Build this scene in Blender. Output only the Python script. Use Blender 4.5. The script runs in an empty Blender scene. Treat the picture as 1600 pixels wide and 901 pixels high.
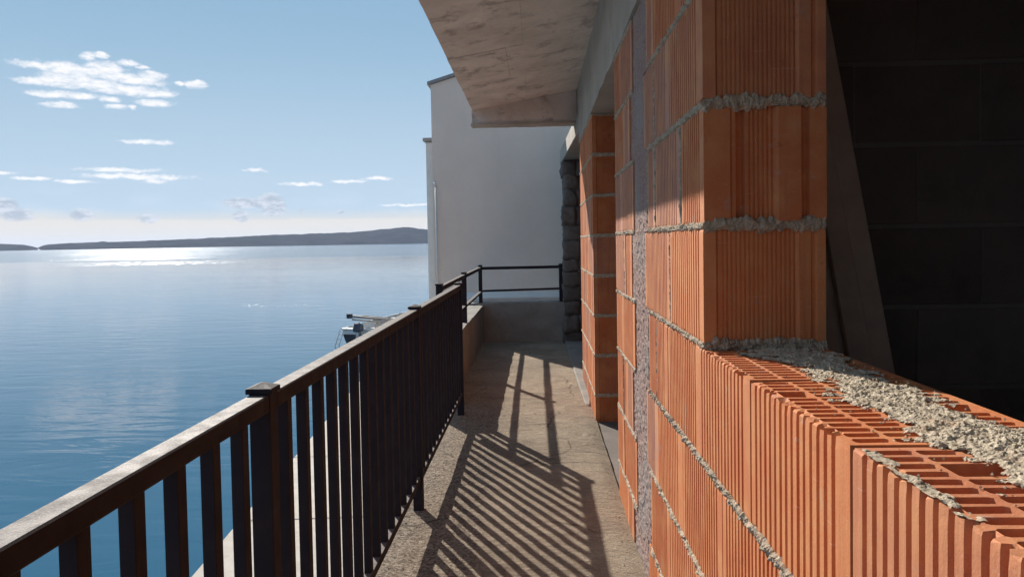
import bpy, bmesh, math, random
from mathutils import Vector, Matrix, noise as mnoise
random.seed(7)
R = math.radians
scene = bpy.context.scene
COL = scene.collection

# ------------------------------------------------------------------ camera
CZ = 1.12                       # camera above the balcony floor (floor = z 0), gallery runs along +Y
FPX = 1155.0                    # focal length in photo pixels (1600 wide)
PPX, PPY = 800.0, 415.0         # principal point
dy_c = Vector((841-PPX, PPY-376, -FPX)).normalized()            # world +Y in camera space
p2_c = Vector((241-PPX, PPY-(376+600*0.0172), -FPX)).normalized()
up_c = p2_c.cross(dy_c).normalized()
if up_c.y < 0: up_c = -up_c
x_c = dy_c.cross(up_c).normalized()
M3 = Matrix((x_c, dy_c, up_c))
cam_d = bpy.data.cameras.new('camera'); cam = bpy.data.objects.new('camera', cam_d); COL.objects.link(cam)
cam.matrix_world = Matrix.Translation((0, 0, CZ)) @ M3.to_4x4()
cam_d.sensor_width = 36; cam_d.lens = FPX/1600*36
cam_d.shift_y = -(450.5-PPY)/1600
cam_d.clip_start = 0.02; cam_d.clip_end = 60000
scene.camera = cam
def ray(px, py): return (M3 @ Vector((px-PPX, PPY-py, -FPX))).normalized()

# ------------------------------------------------------------------ light
SUN_AZ, SUN_EL = 28.5, 28.9     # degrees left of +Y, above the horizon
sd = Vector((-math.sin(R(SUN_AZ))*math.cos(R(SUN_EL)), math.cos(R(SUN_AZ))*math.cos(R(SUN_EL)), math.sin(R(SUN_EL))))
sl = bpy.data.lights.new('sun', 'SUN'); sl.energy = 4.25; sl.angle = R(0.5); sl.color = (1.0, 0.93, 0.83)
so = bpy.data.objects.new('sun', sl); COL.objects.link(so)
so.rotation_euler = sd.to_track_quat('Z', 'Y').to_euler(); so.location = (-5, 10, 12)
scene.view_settings.view_transform = 'Standard'; scene.view_settings.look = 'None'
scene.view_settings.exposure = 0.66; scene.view_settings.gamma = 1; scene.view_settings.use_curve_mapping = False
try:
    scene.cycles.max_bounces = 8; scene.cycles.diffuse_bounces = 4; scene.cycles.volume_bounces = 1
    scene.cycles.use_denoising = True
    scene.cycles.sample_clamp_indirect = 6
except Exception: pass

# ------------------------------------------------------------------ node helper
class NT:
    def __init__(s, tree): s.t = tree; s.n = tree.nodes; s.l = tree.links
    def new(s, typ, ins=None, **kw):
        n = s.n.new(typ)
        for k, v in kw.items(): setattr(n, k, v)
        if ins:
            for k, v in ins.items(): s.put(n.inputs[k], v)
        return n
    def put(s, sock, v):
        if isinstance(v, bpy.types.NodeSocket): s.l.new(v, sock)
        elif isinstance(v, bpy.types.Node): s.l.new(v.outputs[0], sock)
        else: sock.default_value = v
    def math(s, op, a, b=0.0, c=None, clamp=False):
        n = s.n.new('ShaderNodeMath'); n.operation = op; n.use_clamp = clamp
        s.put(n.inputs[0], a); s.put(n.inputs[1], b)
        if c is not None: s.put(n.inputs[2], c)
        return n.outputs[0]
    def vmath(s, op, a, b=None):
        n = s.n.new('ShaderNodeVectorMath'); n.operation = op
        s.put(n.inputs[0], a)
        if b is not None: s.put(n.inputs[1], b)
        return n.outputs['Value'] if op in ('DOT_PRODUCT', 'LENGTH') else n.outputs[0]
    def smooth(s, v, a, b, lo=0.0, hi=1.0):
        n = s.n.new('ShaderNodeMapRange'); n.interpolation_type = 'SMOOTHSTEP'
        s.put(n.inputs[0], v); s.put(n.inputs[1], a); s.put(n.inputs[2], b); s.put(n.inputs[3], lo); s.put(n.inputs[4], hi)
        return n.outputs[0]
    def mix(s, f, a, b, mode='MIX'):
        n = s.n.new('ShaderNodeMix'); n.data_type = 'RGBA'; n.blend_type = mode
        s.put(n.inputs[0], f); s.put(n.inputs[6], a); s.put(n.inputs[7], b)
        return n.outputs[2]
    def noise(s, vec, scale, detail=4.0, rough=0.55, dist=0.0):
        n = s.n.new('ShaderNodeTexNoise'); s.put(n.inputs['Vector'], vec)
        n.inputs['Scale'].default_value = scale; n.inputs['Detail'].default_value = detail
        n.inputs['Roughness'].default_value = rough; n.inputs['Distortion'].default_value = dist
        return n.outputs[0]
    def mapping(s, vec, scale=(1,1,1), loc=(0,0,0), rot=(0,0,0)):
        n = s.n.new('ShaderNodeMapping'); s.put(n.inputs[0], vec)
        n.inputs['Scale'].default_value = scale; n.inputs['Location'].default_value = loc; n.inputs['Rotation'].default_value = rot
        return n.outputs[0]

def c4(c): return (c[0], c[1], c[2], 1.0)

# ------------------------------------------------------------------ world: sky and clouds
world = bpy.data.worlds.new('World'); scene.world = world; world.use_nodes = True
W = NT(world.node_tree); W.n.clear()
sky = W.new('ShaderNodeTexSky', sky_type='NISHITA')
sky.sun_disc = False; sky.sun_elevation = R(SUN_EL); sky.sun_rotation = R(-SUN_AZ)
sky.altitude = 0; sky.air_density = 1.0; sky.dust_density = 0.2; sky.ozone_density = 1.6
SKY_STRENGTH = 0.15
den = W.vmath('ADD', W.vmath('MULTIPLY', sky.outputs[0], (3.10, 1.84, 1.31)), (1, 1, 1))      # film-like shoulder on the whole sky
skyc = W.vmath('MULTIPLY', W.vmath('DIVIDE', sky.outputs[0], den), (4, 4, 4))
bg = W.new('ShaderNodeBackground', {'Color': skyc, 'Strength': SKY_STRENGTH})
tc = W.new('ShaderNodeTexCoord')
sep = W.new('ShaderNodeSeparateXYZ', {0: tc.outputs['Generated']})
az = W.math('ARCTAN2', sep.outputs[0], sep.outputs[1])
el = W.math('ARCSINE', sep.outputs[2])
cv = W.new('ShaderNodeCombineXYZ', {0: az, 1: el, 2: 0.0}).outputs[0]
n1 = W.noise(W.mapping(cv, (0.6, 1.5, 1)), 95, 8, 0.66, 0.2)
n2 = W.noise(W.mapping(cv, (1, 2.6, 1), (3, 1, 0)), 16, 3, 0.5)
warp = W.new('ShaderNodeTexNoise', {'Vector': cv, 'Scale': 60.0, 'Detail': 8.0, 'Roughness': 0.62})
wv = W.vmath('MULTIPLY', W.vmath('SUBTRACT', warp.outputs[1], (0.5, 0.5, 0.5)), (0.020, 0.009, 0.0))
cvw = W.vmath('ADD', cv, wv)
def blobs(lst):
    acc = None
    for (px, py, rx, ry) in lst:
        d = ray(px, py); a = math.atan2(d.x, d.y); e = math.asin(d.z)
        k = FPX
        v = W.vmath('MULTIPLY', W.vmath('SUBTRACT', cvw, (a, e, 0)), (k/rx, k/ry, 0))
        q = W.vmath('DOT_PRODUCT', v, v)
        acc = q if acc is None else W.math('MINIMUM', acc, q)
    return W.math('SUBTRACT', 1.0, acc)
white = blobs([(62,102,38,5),(98,106,36,10),(130,113,32,9),(162,109,30,13),(192,121,32,8),(236,122,20,11),(212,127,46,6),
    (72,128,42,6),(108,124,40,13),(150,133,48,8),(200,141,58,8),(247,147,28,7),(90,147,42,6),(122,150,30,5),
    (138,88,11,7),(158,86,9,5),(200,99,17,5),(222,105,13,3),(280,131,8,4),(305,133,15,7),(170,155,16,5),(240,161,26,6),
    (182,167,15,5),(97,165,26,5),(206,167,6,4),
    (228,222,36,4),(185,265,52,4),(215,276,74,5),(242,283,17,4),(-6,270,22,3),(50,278,24,2.5),(115,284,30,3),
    (401,266,18,3),(470,288,34,3),(545,283,28,3),(588,279,26,3.5),(640,320,46,2.2)])
wfac = W.smooth(W.math('ADD', white, W.math('MULTIPLY', W.math('SUBTRACT', n1, 0.5), 3.2)), -0.35, 1.35, 0, 0.88)
grey = blobs([(6,321,17,10),(28,335,19,9),(125,336,13,9),(232,341,13,7),(424,320,22,17),(384,318,34,9),(376,338,12,9),(472,330,5,3),(530,330,6,3)])
gfac = W.smooth(W.math('ADD', grey, W.math('MULTIPLY', W.math('SUBTRACT', n1, 0.5), 2.0)), -0.35, 0.6, 0, 0.85)
gcore = W.smooth(W.math('ADD', grey, W.math('MULTIPLY', W.math('SUBTRACT', n1, 0.5), 1.2)), 0.15, 0.9)
e_bank = math.asin(ray(300, 336).z)
bank_top = W.math('ADD', e_bank, W.math('MULTIPLY', W.math('SUBTRACT', n2, 0.5), 0.006))
bfac = W.math('MULTIPLY', W.smooth(W.math('SUBTRACT', el, bank_top), -0.008, 0.006, 0.85, 0.0), W.smooth(el, -0.3, -0.01))
veil = W.math('ADD', W.math('MULTIPLY', W.smooth(n2, 0.45, 0.75), W.smooth(el, 0.02, 0.12, 0.14, 0.0)), W.smooth(el, 0.0, 0.34, 0.68, 0.0))
b_white = W.new('ShaderNodeBackground', {'Color': W.mix(W.smooth(W.math('ADD', white, n1), 0.2, 1.1), (0.66, 0.72, 0.82, 1), (0.92, 0.90, 0.91, 1)), 'Strength': 0.76})
gcol = W.mix(W.smooth(n1, 0.40, 0.62), (0.40, 0.46, 0.55, 1), (0.66, 0.70, 0.77, 1))
b_grey = W.new('ShaderNodeBackground', {'Color': gcol, 'Strength': 0.72})
pale = W.mix(W.smooth(W.math('SUBTRACT', el, bank_top), -0.008, 0.010), (0.82, 0.76, 0.68, 1), (0.60, 0.71, 0.82, 1))
b_bank = W.new('ShaderNodeBackground', {'Color': pale, 'Strength': 0.71})
m1 = W.new('ShaderNodeMixShader', {0: W.math('MAXIMUM', bfac, veil), 1: bg.outputs[0], 2: b_bank.outputs[0]})
m2 = W.new('ShaderNodeMixShader', {0: wfac, 1: m1.outputs[0], 2: b_white.outputs[0]})
m3 = W.new('ShaderNodeMixShader', {0: gfac, 1: m2.outputs[0], 2: b_grey.outputs[0]})
wo = W.new('ShaderNodeOutputWorld', {0: m3.outputs[0]})

# ------------------------------------------------------------------ materials
def mat(name, build):
    m = bpy.data.materials.new(name); m.use_nodes = True
    t = NT(m.node_tree); t.n.clear()
    b = t.new('ShaderNodeBsdfPrincipled'); o = t.new('ShaderNodeOutputMaterial', {0: b.outputs[0]})
    g = t.new('ShaderNodeNewGeometry'); c = t.new('ShaderNodeTexCoord'); oi = t.new('ShaderNodeObjectInfo')
    build(t, b, g.outputs['Position'], c.outputs['Object'], oi.outputs['Random'])
    return m
def bump(t, b, h, dist, strength=1.0, prev=None):
    n = t.new('ShaderNodeBump', {'Height': h, 'Distance': dist, 'Strength': strength})
    if prev is not None: t.put(n.inputs['Normal'], prev)
    t.put(b.inputs['Normal'], n.outputs[0]); return n.outputs[0]

def m_brick(t, b, P, O, rnd, worn=False):
    base = t.mix(rnd, (0.64, 0.218, 0.080, 1), (0.52, 0.155, 0.058, 1))
    h2 = t.math('FRACT', t.math('MULTIPLY', rnd, 7.31))
    base = t.mix(t.smooth(h2, 0.62, 0.72, 0, 0.75), base, (0.50, 0.185, 0.098, 1))
    if worn: base = t.mix(0.65, base, (0.46, 0.25, 0.20, 1))  # dusty clay, with the pink cast of shade mixed into its colour
    blot = t.noise(P, 9, 5, 0.6)
    col = t.mix(t.smooth(blot, 0.38, 0.72, 0, 0.7), base, (0.68, 0.31, 0.130, 1))
    streak = t.noise(t.mapping(P, (60, 60, 3)), 1.0, 3, 0.6)
    col = t.mix(t.smooth(streak, 0.52, 0.75, 0, 0.4), col, (0.40, 0.12, 0.05, 1))
    fine = t.noise(P, 420, 3, 0.7)
    col = t.mix(t.smooth(fine, 0.4, 0.7, 0, 0.14), col, (0.72, 0.38, 0.23, 1))
    sm = t.noise(t.mapping(P, (6, 6, 9)), 1.0, 7, 0.7, 0.6)
    col = t.mix(t.smooth(sm, 0.60, 0.70, 0, 0.5), col, (0.42, 0.33, 0.28, 1))
    drk = t.noise(P, 17, 5, 0.7)
    col = t.mix(t.smooth(drk, 0.60, 0.74, 0, 0.5), col, (0.27, 0.085, 0.04, 1))
    dust = t.noise(t.mapping(P, (22, 22, 34)), 1.0, 6, 0.68)
    col = t.mix(t.smooth(dust, 0.62, 0.74, 0, 0.55), col, (0.52, 0.42, 0.35, 1))
    scr = t.noise(t.mapping(P, (14, 14, 330), rot=(0.5, 0, 0)), 1.0, 2, 0.5)
    col = t.mix(t.smooth(scr, 0.70, 0.76, 0, 0.4), col, (0.70, 0.50, 0.40, 1))
    t.put(b.inputs['Base Color'], col); b.inputs['Roughness'].default_value = 0.78
    b.inputs['Specular IOR Level'].default_value = 0.3
    n = bump(t, b, t.noise(P, 300, 4, 0.7), 0.0007, 0.8)
    bump(t, b, t.noise(t.mapping(P, (90, 90, 8)), 1.0, 4), 0.0012, 0.7, n)
M_BRICK = mat('fired_clay', m_brick)
M_BRICKTINT = mat('dusty_shade_tinted_clay', lambda *a: m_brick(*a, worn=True))

def m_brickold(t, b, P, O, rnd):
    base = t.mix(rnd, (0.46, 0.21, 0.13, 1), (0.36, 0.15, 0.10, 1))
    col = t.mix(t.smooth(t.noise(P, 16, 5, 0.65), 0.4, 0.7), base, (0.50, 0.32, 0.25, 1))
    t.put(b.inputs['Base Color'], col); b.inputs['Roughness'].default_value = 0.9
    bump(t, b, t.noise(P, 200, 4, 0.7), 0.0012, 0.8)
M_BRICKOLD = mat('weathered_clay', m_brickold)

def m_mortar(t, b, P, O, rnd):
    n = t.noise(P, 60, 6, 0.7)
    col = t.mix(t.smooth(n, 0.3, 0.7), (0.36, 0.285, 0.21, 1), (0.62, 0.51, 0.385, 1))
    v = t.new('ShaderNodeTexVoronoi', {'Vector': P, 'Scale': 330.0})
    col = t.mix(t.smooth(v.outputs['Distance'], 0.1, 0.45, 0.35, 0.0), col, (0.72, 0.66, 0.56, 1))
    red = t.noise(P, 11, 3); col = t.mix(t.smooth(red, 0.56, 0.72, 0, 0.35), col, (0.48, 0.27, 0.17, 1))
    t.put(b.inputs['Base Color'], col); b.inputs['Roughness'].default_value = 0.95; b.inputs['Specular IOR Level'].default_value = 0.15
    nn = bump(t, b, t.noise(P, 420, 5, 0.75), 0.0025, 0.9)
    bump(t, b, t.noise(P, 110, 4, 0.7), 0.004, 0.8, nn)
M_MORTAR = mat('lime_cement_mortar', m_mortar)
def m_sill(t, b, P, O, rnd):
    n = t.noise(P, 45, 6, 0.7)
    col = t.mix(t.smooth(n, 0.3, 0.7), (0.44, 0.36, 0.27, 1), (0.76, 0.65, 0.50, 1))
    col = t.mix(t.smooth(t.noise(P, 14, 4), 0.58, 0.70, 0, 0.4), col, (0.52, 0.32, 0.20, 1))
    t.put(b.inputs['Base Color'], col); b.inputs['Roughness'].default_value = 0.97; b.inputs['Specular IOR Level'].default_value = 0.1
    nn = bump(t, b, t.noise(P, 480, 5, 0.75), 0.0018, 0.9)
    bump(t, b, t.noise(P, 130, 4, 0.7), 0.003, 0.8, nn)
M_SILL = mat('crumbly_pale_mortar', m_sill)

def m_column(t, b, P, O, rnd):
    n = t.noise(P, 130, 6, 0.75)
    col = t.mix(t.smooth(n, 0.35, 0.65), (0.34, 0.19, 0.155, 1), (0.52, 0.36, 0.31, 1))
    col = t.mix(t.smooth(t.noise(P, 7, 4), 0.4, 0.7), col, (0.42, 0.34, 0.31, 1))
    t.put(b.inputs['Base Color'], col); b.inputs['Roughness'].default_value = 0.95
    bump(t, b, t.noise(P, 170, 5, 0.8), 0.006, 1.0)
M_COLUMN = mat('rough_concrete', m_column)

def concrete(name, c1, c2, stain, stainamt=0.5, bscale=160, bd=0.002):
    def f(t, b, P, O, rnd):
        col = t.mix(t.smooth(t.noise(P, 3.1, 7, 0.62), 0.32, 0.68), c4(c1), c4(c2))
        col = t.mix(t.smooth(t.noise(t.mapping(P, (6, 6, 6)), 1.0, 7, 0.70, 0.2), 0.52, 0.68, 0, stainamt), col, c4(stain))
        col = t.mix(t.smooth(t.noise(P, 260, 3, 0.7), 0.3, 0.75, 0, 0.3), col, (0.12, 0.10, 0.085, 1))
        col = t.mix(t.smooth(rnd, 0, 1, 0.0, 0.14), col, (0.55, 0.50, 0.42, 1))
        t.put(b.inputs['Base Color'], col); b.inputs['Roughness'].default_value = 0.88; b.inputs['Specular IOR Level'].default_value = 0.25
        n = bump(t, b, t.noise(P, bscale, 5, 0.75), bd, 0.9)
        bump(t, b, t.noise(P, 22, 5, 0.6), 0.006, 0.5, n)
    return mat(name, f)
M_SOFFIT = concrete('cast_soffit_concrete', (0.66, 0.58, 0.52), (0.86, 0.77, 0.70), (0.30, 0.25, 0.23), 0.75)
M_BEAM = concrete('cast_beam_concrete', (0.40, 0.36, 0.31), (0.52, 0.47, 0.41), (0.30, 0.25, 0.21))
M_PARAPET = concrete('parapet_concrete', (0.24, 0.225, 0.205), (0.33, 0.305, 0.275), (0.17, 0.155, 0.14))
M_QUAY = concrete('quay_concrete', (0.50, 0.44, 0.38), (0.60, 0.53, 0.46), (0.38, 0.33, 0.28), 0.4)
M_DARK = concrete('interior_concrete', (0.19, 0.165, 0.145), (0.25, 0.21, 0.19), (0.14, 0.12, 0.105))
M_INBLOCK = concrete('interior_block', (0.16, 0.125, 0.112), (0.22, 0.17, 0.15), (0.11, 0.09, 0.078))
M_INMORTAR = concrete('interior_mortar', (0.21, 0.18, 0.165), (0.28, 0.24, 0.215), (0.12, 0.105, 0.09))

def m_floor(t, b, P, O, rnd):
    big = t.noise(P, 2.2, 6, 0.6)
    col = t.mix(t.smooth(big, 0.3, 0.7), (0.29, 0.228, 0.170, 1), (0.51, 0.410, 0.305, 1))
    mid = t.noise(t.mapping(P, (5, 14, 5)), 1.0, 6, 0.7, 0.8)
    col = t.mix(t.smooth(mid, 0.5, 0.66, 0, 0.45), col, (0.17, 0.135, 0.11, 1))
    ridg = t.noise(t.mapping(P, (9, 42, 9)), 1.0, 5, 0.75, 1.2)
    col = t.mix(t.smooth(ridg, 0.50, 0.62, 0, 0.65), col, (0.60, 0.49, 0.36, 1))
    sx = t.new('ShaderNodeSeparateXYZ', {0: P})
    edge = t.math('ADD', sx.outputs[0], t.math('MULTIPLY', t.math('SUBTRACT', t.noise(P, 3, 3), 0.5), 0.10))
    gr = t.smooth(edge, -0.28, -0.20, 1.0, 0.25)
    gr = t.math('MULTIPLY', gr, t.smooth(sx.outputs[1], 4.6, 5.6, 1.0, 0.35))
    v = t.new('ShaderNodeTexVoronoi', {'Vector': P, 'Scale': 115.0, 'Randomness': 1.0})
    sepc = t.new('ShaderNodeSeparateColor', {0: v.outputs['Color']})
    ag = t.mix(sepc.outputs[0], (0.09, 0.065, 0.05, 1), (0.56, 0.46, 0.36, 1))
    col = t.mix(t.math('MULTIPLY', gr, 0.80), col, ag)
    sp = t.noise(P, 330, 3, 0.8)
    col = t.mix(t.smooth(sp, 0.45, 0.62, 0, 0.65), col, (0.13, 0.10, 0.075, 1))
    wp = t.vmath('ADD', P, t.vmath('MULTIPLY', t.new('ShaderNodeTexNoise', {'Vector': P, 'Scale': 6.0, 'Detail': 5.0}).outputs[1], (0.16, 0.16, 0)))
    vc = t.new('ShaderNodeTexVoronoi', {'Vector': wp, 'Scale': 1.3}, feature='DISTANCE_TO_EDGE')
    crk = t.math('MULTIPLY', t.smooth(vc.outputs['Distance'], 0.0, 0.010, 1.0, 0.0), t.smooth(t.noise(P, 1.7, 2), 0.45, 0.58))
    col = t.mix(t.math('MULTIPLY', crk, 0.75), col, (0.07, 0.055, 0.045, 1))
    spl = t.noise(t.mapping(P, (11, 11, 11), (4, 2, 0)), 1.0, 4, 0.6)
    col = t.mix(t.smooth(spl, 0.66, 0.70, 0, 0.55), col, (0.60, 0.53, 0.43, 1))
    t.put(b.inputs['Base Color'], col); b.inputs['Roughness'].default_value = 0.93; b.inputs['Specular IOR Level'].default_value = 0.15
    hh = t.math('MULTIPLY', v.outputs['Distance'], gr)
    n = bump(t, b, hh, 0.006, 0.9)
    n = bump(t, b, t.noise(P, 95, 6, 0.75), 0.010, 1.0, n)
    n = bump(t, b, ridg, 0.008, 0.8, n)
    bump(t, b, mid, 0.012, 0.8, n)
M_FLOOR = mat('worn_screed', m_floor)

def m_rail(t, b, P, O, rnd):
    col = t.mix(t.smooth(t.noise(P, 14, 5, 0.6), 0.4, 0.75), (0.0200, 0.0175, 0.0240, 1), (0.028, 0.0235, 0.030, 1))
    sxn = t.new('ShaderNodeSeparateXYZ', {0: t.new('ShaderNodeNewGeometry').outputs['True Normal']})
    dust = t.math('MULTIPLY', t.smooth(sxn.outputs[2], 0.5, 0.95), t.smooth(t.noise(P, 380, 4, 0.75), 0.40, 0.66, 0.10, 0.45))
    col = t.mix(dust, col, (0.50, 0.42, 0.38, 1))
    t.put(b.inputs['Base Color'], col)
    t.put(b.inputs['Roughness'], t.smooth(t.noise(P, 30, 4), 0.3, 0.7, 0.60, 0.72))
    b.inputs['Specular IOR Level'].default_value = 0.16
    bump(t, b, t.noise(P, 900, 3, 0.6), 0.0004, 0.7)
M_RAIL = mat('brown_powder_coat', m_rail)
M_RAIL2 = M_RAIL

def m_plaster(t, b, P, O, rnd):
    col = t.mix(t.smooth(t.noise(P, 1.6, 6, 0.6), 0.3, 0.7), (0.84, 0.67, 0.56, 1), (0.90, 0.73, 0.62, 1))
    col = t.mix(t.smooth(t.noise(P, 60, 4, 0.7), 0.4, 0.7, 0, 0.25), col, (0.70, 0.61, 0.56, 1))
    col = t.mix(t.smooth(t.noise(t.mapping(P, (5, 5, 0.5)), 1.0, 5, 0.6), 0.52, 0.72, 0, 0.10), col, (0.50, 0.43, 0.38, 1))
    t.put(b.inputs['Base Color'], col); b.inputs['Roughness'].default_value = 0.92
    bump(t, b, t.noise(P, 90, 5, 0.7), 0.006, 0.7)
M_PLASTER = mat('cream_render', m_plaster)
def plain(name, c, rough=0.6, metal=0.0, var=0.25, bs=120, bd=0.0008):
    def f(t, b, P, O, rnd):
        col = t.mix(t.smooth(t.noise(P, 8, 5, 0.6), 0.3, 0.75, 0, var), c4(c), c4([x*0.55 for x in c]))
        t.put(b.inputs['Base Color'], col); b.inputs['Roughness'].default_value = rough; b.inputs['Metallic'].default_value = metal
        bump(t, b, t.noise(P, bs, 4, 0.7), bd, 0.6)
    return mat(name, f)
M_WHITE = plain('white_paint', (0.78, 0.76, 0.72), 0.5)
M_WHITEPL = plain('white_render', (0.80, 0.77, 0.73), 0.9)
M_COPING = plain('grey_coping', (0.30, 0.29, 0.29), 0.7)
M_PIPE = plain('pale_pipe', (0.75, 0.70, 0.64), 0.45)
M_NAVY = plain('dark_hull_paint', (0.012, 0.016, 0.03), 0.35)
M_BOATWOOD = plain('varnished_wood', (0.28, 0.13, 0.07), 0.5)
M_BOATIN = plain('boat_deck_beige', (0.55, 0.48, 0.40), 0.7)
M_MOTOR = plain('outboard_cowl', (0.02, 0.03, 0.06), 0.3)
M_SPAR = plain('weathered_spar', (0.36, 0.30, 0.26), 0.6)
M_ALU = plain('grey_metal', (0.45, 0.46, 0.47), 0.35, 0.8)
M_BOARD = plain('old_plank', (0.80, 0.62, 0.51), 0.9, var=0.5, bs=60, bd=0.003)
def m_stone(t, b, P, O, rnd):
    col = t.mix(rnd, (0.11, 0.095, 0.085, 1), (0.20, 0.17, 0.15, 1))
    col = t.mix(t.smooth(t.noise(P, 22, 6, 0.65), 0.4, 0.7), col, (0.12, 0.10, 0.09, 1))
    t.put(b.inputs['Base Color'], col); b.inputs['Roughness'].default_value = 0.95
    bump(t, b, t.noise(P, 50, 6, 0.7), 0.012, 0.9)
M_STONE = mat('rubble_stone', m_stone)
def m_hill(t, b, P, O, rnd):
    col = t.mix(t.smooth(t.noise(P, 0.006, 6, 0.65), 0.35, 0.65), (0.020, 0.024, 0.026, 1), (0.05, 0.050, 0.050, 1))
    t.put(b.inputs['Base Color'], col); b.inputs['Roughness'].default_value = 1.0; b.inputs['Specular IOR Level'].default_value = 0.0
M_HILL = mat('scrub_hillside', m_hill)
def m_sea(t, b, P, O, rnd):
    sx = t.new('ShaderNodeSeparateXYZ', {0: P})
    lp = t.noise(P, 0.004, 3, 0.6)
    dist = t.math('ADD', sx.outputs[1], t.math('MULTIPLY', t.math('SUBTRACT', lp, 0.5), 60.0))
    far = t.smooth(dist, 235.0, 262.0)
    mid = t.smooth(sx.outputs[1], 25.0, 140.0)
    b.inputs['IOR'].default_value = 1.333
    b.inputs['Base Color'].default_value = (0.020, 0.095, 0.165, 1)
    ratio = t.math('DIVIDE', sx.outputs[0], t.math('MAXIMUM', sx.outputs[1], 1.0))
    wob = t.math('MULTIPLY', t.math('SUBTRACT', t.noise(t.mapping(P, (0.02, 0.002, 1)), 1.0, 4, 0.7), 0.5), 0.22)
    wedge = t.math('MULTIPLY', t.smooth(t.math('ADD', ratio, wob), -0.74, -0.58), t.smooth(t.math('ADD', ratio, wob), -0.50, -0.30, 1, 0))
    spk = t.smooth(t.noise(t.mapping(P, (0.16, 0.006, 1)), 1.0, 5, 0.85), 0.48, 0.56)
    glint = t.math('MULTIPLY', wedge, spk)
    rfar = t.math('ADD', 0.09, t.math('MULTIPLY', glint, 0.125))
    rnear = t.math('ADD', 0.012, t.math('MULTIPLY', mid, 0.05))
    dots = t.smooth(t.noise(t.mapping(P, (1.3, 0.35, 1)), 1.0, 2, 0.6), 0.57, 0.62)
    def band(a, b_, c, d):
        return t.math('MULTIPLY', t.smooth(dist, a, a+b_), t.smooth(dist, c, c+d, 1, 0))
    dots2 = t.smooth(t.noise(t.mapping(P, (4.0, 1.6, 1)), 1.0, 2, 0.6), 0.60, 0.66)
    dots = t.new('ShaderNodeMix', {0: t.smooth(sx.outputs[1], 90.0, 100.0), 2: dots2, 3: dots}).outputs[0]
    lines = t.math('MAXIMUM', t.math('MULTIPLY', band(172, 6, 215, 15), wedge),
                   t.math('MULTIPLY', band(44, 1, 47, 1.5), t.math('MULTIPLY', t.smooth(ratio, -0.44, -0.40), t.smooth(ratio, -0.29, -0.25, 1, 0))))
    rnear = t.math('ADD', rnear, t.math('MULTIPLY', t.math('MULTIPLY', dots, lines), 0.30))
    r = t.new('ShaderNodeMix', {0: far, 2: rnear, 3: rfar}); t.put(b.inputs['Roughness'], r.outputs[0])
    w1 = t.noise(t.mapping(P, (0.42, 1.25, 1), rot=(0, 0, 0.18)), 1.0, 3, 0.5, 0.6)
    w2 = t.noise(t.mapping(P, (1.6, 4.2, 1), rot=(0, 0, -0.12)), 1.0, 4, 0.55, 0.4)
    patch = t.smooth(t.noise(t.mapping(P, (0.03, 0.07, 1)), 1.0, 3, 0.55), 0.40, 0.64, 0.15, 1.5)
    h = t.math('ADD', t.math('MULTIPLY', w1, 0.026), t.math('MULTIPLY', t.math('MULTIPLY', w2, 0.0060), patch))
    n = t.new('ShaderNodeBump', {'Height': h, 'Distance': 1.0, 'Strength': t.new('ShaderNodeMix', {0: mid, 2: 0.75, 3: 0.55}).outputs[0]})
    wf = t.noise(t.mapping(P, (0.55, 0.35, 1)), 1.0, 5, 0.65)
    n2_ = t.new('ShaderNodeBump', {'Height': t.math('MULTIPLY', wf, far), 'Distance': 0.25, 'Strength': 1.0, 'Normal': n.outputs[0]})
    t.put(b.inputs['Normal'], n2_.outputs[0])
M_SEA = mat('sea_water', m_sea)

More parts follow.
